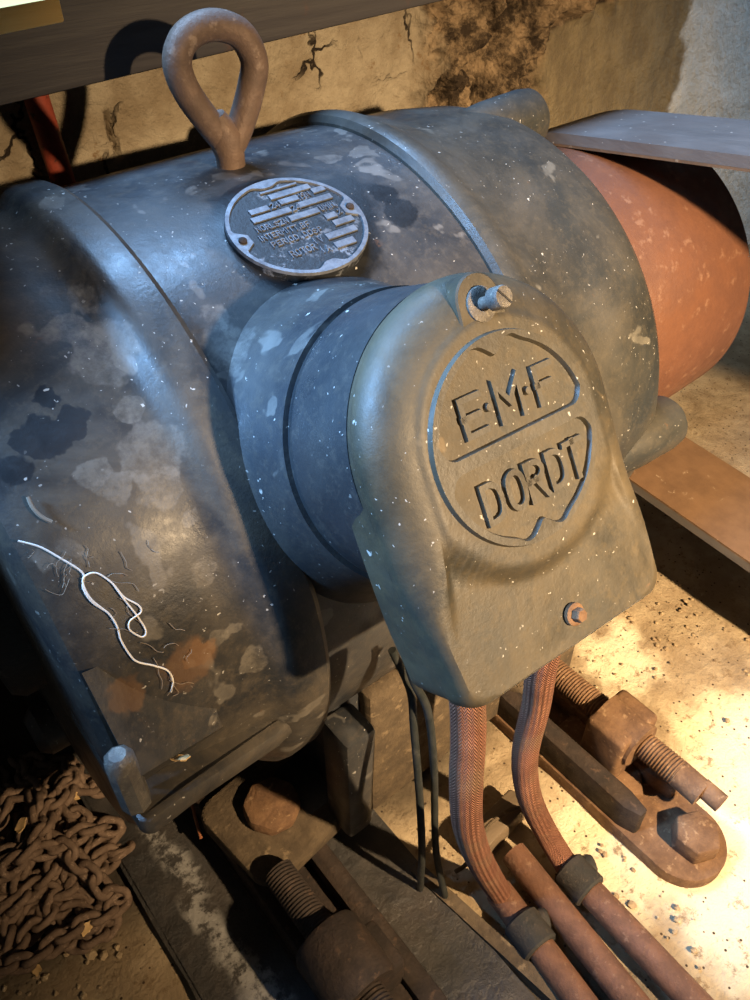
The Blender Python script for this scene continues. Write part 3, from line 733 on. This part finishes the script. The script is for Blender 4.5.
# floor material works in coordinates centred on the floor's own origin: keep origin at the axis foot
def recentre(o, c):
    c = Vector(c) + OFF; d = o.location - c
    o.data.transform(Matrix.Translation(d)); o.location = c
recentre(o, (0, 0, FZ))
def wl(x, z):
    r = sm(.42, .46, x) * max(sm(.64, .60, x), sm(.15, .18, z) * sm(.78, .72, x))
    n1 = noise.fractal(V(x * 17, z * 9, 5), 1.0, 2.0, 6); n2 = noise.fractal(V(x * 40, z * 40, 9), 1.0, 2.0, 4)
    y = .004 * noise.fractal(V(x * 12, z * 12, 1), 1.0, 2.0, 5) + r * (.045 * n1 + .022 * n2 - .012)
    for cx_, z0, z1, k in ((.122, .13, .17, 3), (.058, .10, .14, 4), (.525, .0, .3, 6), (.47, .0, .25, 8), (.56, .02, .2, 9)):
        w = cx_ + .012 * noise.noise(V(z * 45, k, 0)) + (z - z0) * -.1
        y += .012 * math.exp(-((x - w) / (.0022 if cx_ < .3 else .006)) ** 2) * sm(z0, z0 + .01, z) * sm(z1 + .004, z1 - .006, z)
    return V(x, WY + y, z)
q = grid(-.3, 1.35, FZ - .01, .42, 660, 270, wl)
o = struct('wall_back', q, M['plaster'], 'old tan plaster wall with crumbling strip behind the motor', 'wall'); recentre(o, (0, WY, 0))
q = grid(-.119, .052, -.7, .19, 60, 200, lambda x, y: V(x, y, FZ + .0075 + .0012 * noise.fractal(V(x * 40, y * 40, 2), 1.0, 2.0, 4)))
q.prism([(-.122 + .003 * noise.noise(V(y_ * 30, 1, 1)), y_) for y_ in [-.7 + .89 * k / 40 for k in range(41)]] + [(.055, .19), (.055, -.7)], FZ - .004, FZ + .0065)
bedo = struct('trim_1', q, M['bed'], 'bed slab darkened for shade, with white stain under the left rail', 'bed slab'); recentre(bedo, (-.088, 0, FZ))
q = MB().box((-.5, .064, 0), (.75, WY + .03, .058), bev=.004)
bv = []
for v in q.v: v.z += .2293 + .0325 * v.x
beam = struct('beam', q, M['beam'], 'dark old timber beam along the wall above the motor', 'beam')


solo('thread', MB().tube([onC(x, y, .1915) for x, y in ((18, 541), (40, 547), (60, 558), (78, 569), (84, 576), (83, 588), (92, 602), (108, 613), (117, 626), (121, 640), (130, 655), (138, 662), (155, 666), (168, 671), (173, 681), (171, 692))], .00045, 8, sub=6)
  .tube([onC(x, y, .1917) for x, y in ((117, 626), (109, 614), (92, 600), (84, 586), (84, 577), (96, 573), (112, 583), (124, 597), (138, 605), (141, 612), (130, 621), (130, 630), (142, 637), (146, 631), (138, 617), (124, 599), (113, 584))], .0004, 8, sub=6),
  M['thread'], 'loose white thread looped on the left end shield', 'thread')
q = MB()
for k in range(26):
    x, y = rnd.choice([(120 + rnd.gauss(0, 35), 600 + rnd.gauss(0, 40)), (165 + rnd.gauss(0, 14), 672 + rnd.gauss(0, 12)), (75 + rnd.gauss(0, 16), 570 + rnd.gauss(0, 10))]); a = rnd.uniform(0, 6.28); l = rnd.uniform(6, 18); P = []
    for j in range(5): P.append(onC(x, y, .1912 + rnd.uniform(0, .0008))); a += rnd.gauss(0, .6); x += math.cos(a) * l / 2; y += math.sin(a) * l / 2
    q.tube(P, .00016, 5, sub=3)
q.tube([onC(x, y, .1920) for x, y in ((28, 497), (33, 508), (42, 517), (52, 522))], .0009, 6, sub=4)
solo('cobweb', q, M['web'], 'dusty brown cobweb strands clinging around the white thread', 'cobweb', None, 'stuff')
solo('twig', MB().tube([onZ(192, 804, -.232), onZ(196, 820, -.232), onZ(201, 838, -.232)], .0013, 8, sub=4), M['copper'], 'thin orange twig beside the left motor foot', 'twig')
def flake(pos, r, label, tilt, g=None, seed=1):
    b = bmesh.new(); bmesh.ops.create_grid(b, x_segments=6, y_segments=6, size=1); rr = random.Random(seed)
    for v in b.verts:
        d = max(abs(v.co.x), abs(v.co.y)); L = v.co.length
        if L > 0: v.co *= d / L * (.75 + .35 * noise.noise(V(v.co.x * 1.7, v.co.y * 1.7, seed)))
        v.co.x *= r; v.co.y *= r * .62; v.co.z = .35 * r * noise.noise(V(v.co.x / r * 1.3, v.co.y / r * 1.3, seed + 9))
    bmesh.ops.solidify(b, geom=b.faces[:], thickness=.0008)
    Mx = Matrix.Translation(pos) @ Matrix.Rotation(seed * 1.3, 4, 'Z') @ Matrix.Rotation(tilt, 4, 'X')
    return solo('dry_leaf', MB().bm(b, Mx), M['leaf'], label, 'dry leaf', 'dry leaf scraps')
flake(onY(181, 757, -.2035), .0055, 'tiny yellow leaf scrap on the flange of the left end shield', .3, seed=2)
# chain in a heap
chc = V(-.176, -.035, FZ)
ch = thing('chain', 'heap of rusty brown chain on the floor under the left end shield', 'chain', chc)
lm = MB(); ll, lw = .0085, .0052; lp = []
for k in range(9): a = -PI / 2 + PI * k / 8; lp.append(V(ll - lw + lw * math.cos(a) , lw * math.sin(a), 0))
for k in range(9): a = PI / 2 + PI * k / 8; lp.append(V(-ll + lw + lw * math.cos(a), lw * math.sin(a), 0))
lm.tube(lp, .0028, 8, closed=True)
path = []; cx, cy = 0, 0; rc = random.Random(21); a = 0.3
x, y = -.05, -.06
N_L = 300; pitch = .0118
for k in range(N_L):
    a += rc.gauss(0, .35)
    nx, ny = x + math.cos(a) * pitch, y + math.sin(a) * pitch
    if (nx / .078) ** 2 + (ny / .098) ** 2 > 1: a = math.atan2(-y, -x) + rc.gauss(0, .6); nx, ny = x + math.cos(a) * pitch, y + math.sin(a) * pitch
    x, y = nx, ny
    rr = min(1, math.sqrt((x / .085) ** 2 + (y / .105) ** 2))
    path.append(V(x, y, .0045 + (k / N_L) * .040 * (1 - rr ** 1.6) + .003 * noise.noise(V(x * 60, y * 60, k * .2))))
lme = None; rest = MB()
for k in range(N_L - 1):
    d = (path[k + 1] - path[k]).normalized(); roll = (0.55 if k % 2 else -0.75) + rc.gauss(0, .2)
    Mx = Matrix.Translation((path[k] + path[k + 1]) / 2) @ d.to_track_quat('X', 'Z').to_matrix().to_4x4() @ Matrix.Rotation(roll, 4, 'X')
    if k >= N_L - 101:
        if lme is None:
            o = bpy.data.objects.new('link', finish('link', lm, M['chain'], V(0, 0, 0), 60)); lme = o; C.objects.link(o); o.parent = ch
        else: o = lme.copy(); C.objects.link(o); o.parent = ch
        o.matrix_basis = Mx
    else: rest.add([chc + Mx @ v for v in lm.v], lm.f)
r_ = part('buried_link', rest, M['chain'], ch, None, 60); r_['kind'] = 'stuff'
flake(V(-.166, -.035, FZ + .048), .008, 'pale leaf scrap lying on top of the rusty chain heap', .3, seed=3)
flake(V(-.128, -.02, FZ + .026), .010, 'largest leaf scrap, at the right edge of the chain heap', .5, seed=4)
flake(V(-.160, -.118, FZ + .018), .007, 'leaf scrap on the front edge of the chain heap', .4, seed=5)
flake(onZ(36, 968, FZ + .004), .007, 'curled leaf scrap alone on the floor in front of the chain', .6, seed=6)
# red pipe on the wall, yellow board on the beam
solo('wall_pipe', MB().tube([V(.072, .206, FZ - .002), V(.068, .206, .09), V(.060, .206, .236)], .0088, 24), M['redpipe'], 'upright dull red pipe running down the wall under the beam', 'pipe')
bz = .2293 + .058
q = MB().box((-.45, .0, 0), (.0, .13, .009), bev=.001)
for v in q.v: v.z += bz + .0325 * (v.x)
c0 = onplane(65, 21, (0, 0, 1), bz + .0005)
for v in q.v: v.x += c0.x; v.y += c0.y
solo('board', q, M['yellow'], 'bright yellow wooden board resting on top of the dark beam', 'board')
# grit on the floor
q = MB(); rg = random.Random(5)
for k in range(170):
    px, py = rg.choice([(rg.uniform(560, 750), rg.uniform(580, 760)), (rg.uniform(590, 700), rg.uniform(840, 1000)), (rg.uniform(620, 700), rg.uniform(560, 650)), (rg.uniform(0, 120), rg.uniform(900, 1000))])
    p = onZ(px, py, FZ); r = rg.uniform(.0008, .0028) * (1 if rg.random() < .85 else 1.7)
    if abs(p.x - .2215) < .037 and p.y > -.38 or p.x < .15 and p.x > -.12: continue
    b = bmesh.new(); bmesh.ops.create_icosphere(b, subdivisions=1, radius=r)
    for v in b.verts: v.co *= .7 + .5 * rg.random(); v.co.z *= .6
    q.bm(b, Matrix.Translation(p + V(0, 0, r * .3)))
solo('grit', q, M['stone'], 'small stones and crumbs scattered over the pale concrete floor', 'grit', None, 'stuff', 20)
# ------------------------------------------------------------------ light, camera, world
def area(name, loc, tgt, size, sy, energy, col):
    l = bpy.data.lights.new(name, 'AREA'); l.shape = 'RECTANGLE'; l.size = size; l.size_y = sy; l.energy = energy; l.color = col
    o = bpy.data.objects.new(name, l); C.objects.link(o); o.location = Vector(loc) + OFF
    o.rotation_euler = (Vector(tgt) - Vector(loc)).to_track_quat('-Z', 'Y').to_euler(); return o
def spotl(name, loc, tgt, energy, col, ang, blend, rad):
    l = bpy.data.lights.new(name, 'SPOT'); l.energy = energy; l.color = col; l.spot_size = math.radians(ang); l.spot_blend = blend; l.shadow_soft_size = rad
    o = bpy.data.objects.new(name, l); C.objects.link(o); o.location = Vector(loc) + OFF
    o.rotation_euler = (Vector(tgt) - Vector(loc)).to_track_quat('-Z', 'Y').to_euler(); return o
spotl('work_lamp', (.20, -.98, .48), (.34, -.18, -.06), 150, (1, .71, .41), 64, 1.0, .012)
area('window_light', (-.02, .28, 1.05), (.0, -.06, .1), 1.0, .20, 32, (.30, .57, 1))
spotl('window_daylight', (-.75, .10, .85), (-.01, -.17, .21), 190, (.26, .54, 1), 24, 1.0, .12)
spotl('window_daylight', (1.6, -.35, .75), (1.14, .225, .08), 24, (.50, .74, 1), 44, .7, .15)
w = bpy.data.worlds.new('World'); bpy.context.scene.world = w; w.use_nodes = True
w.node_tree.nodes['Background'].inputs[0].default_value = (.75, .75, .75, 1); w.node_tree.nodes['Background'].inputs[1].default_value = .04
cam = bpy.data.cameras.new('Camera'); co = bpy.data.objects.new('Camera', cam); C.objects.link(co)
cam.sensor_fit = 'HORIZONTAL'; cam.sensor_width = 36; cam.lens = 810 / 750 * 36; cam.clip_start = .01
Rm = Matrix(RC).transposed().to_4x4(); co.matrix_world = Matrix.Translation(CAM + OFF) @ Rm
sc = bpy.context.scene; sc.camera = co
sc.view_settings.view_transform = 'Standard'; sc.view_settings.look = 'None'; sc.view_settings.exposure = 0; sc.view_settings.gamma = 1
sc.view_settings.use_curve_mapping = False
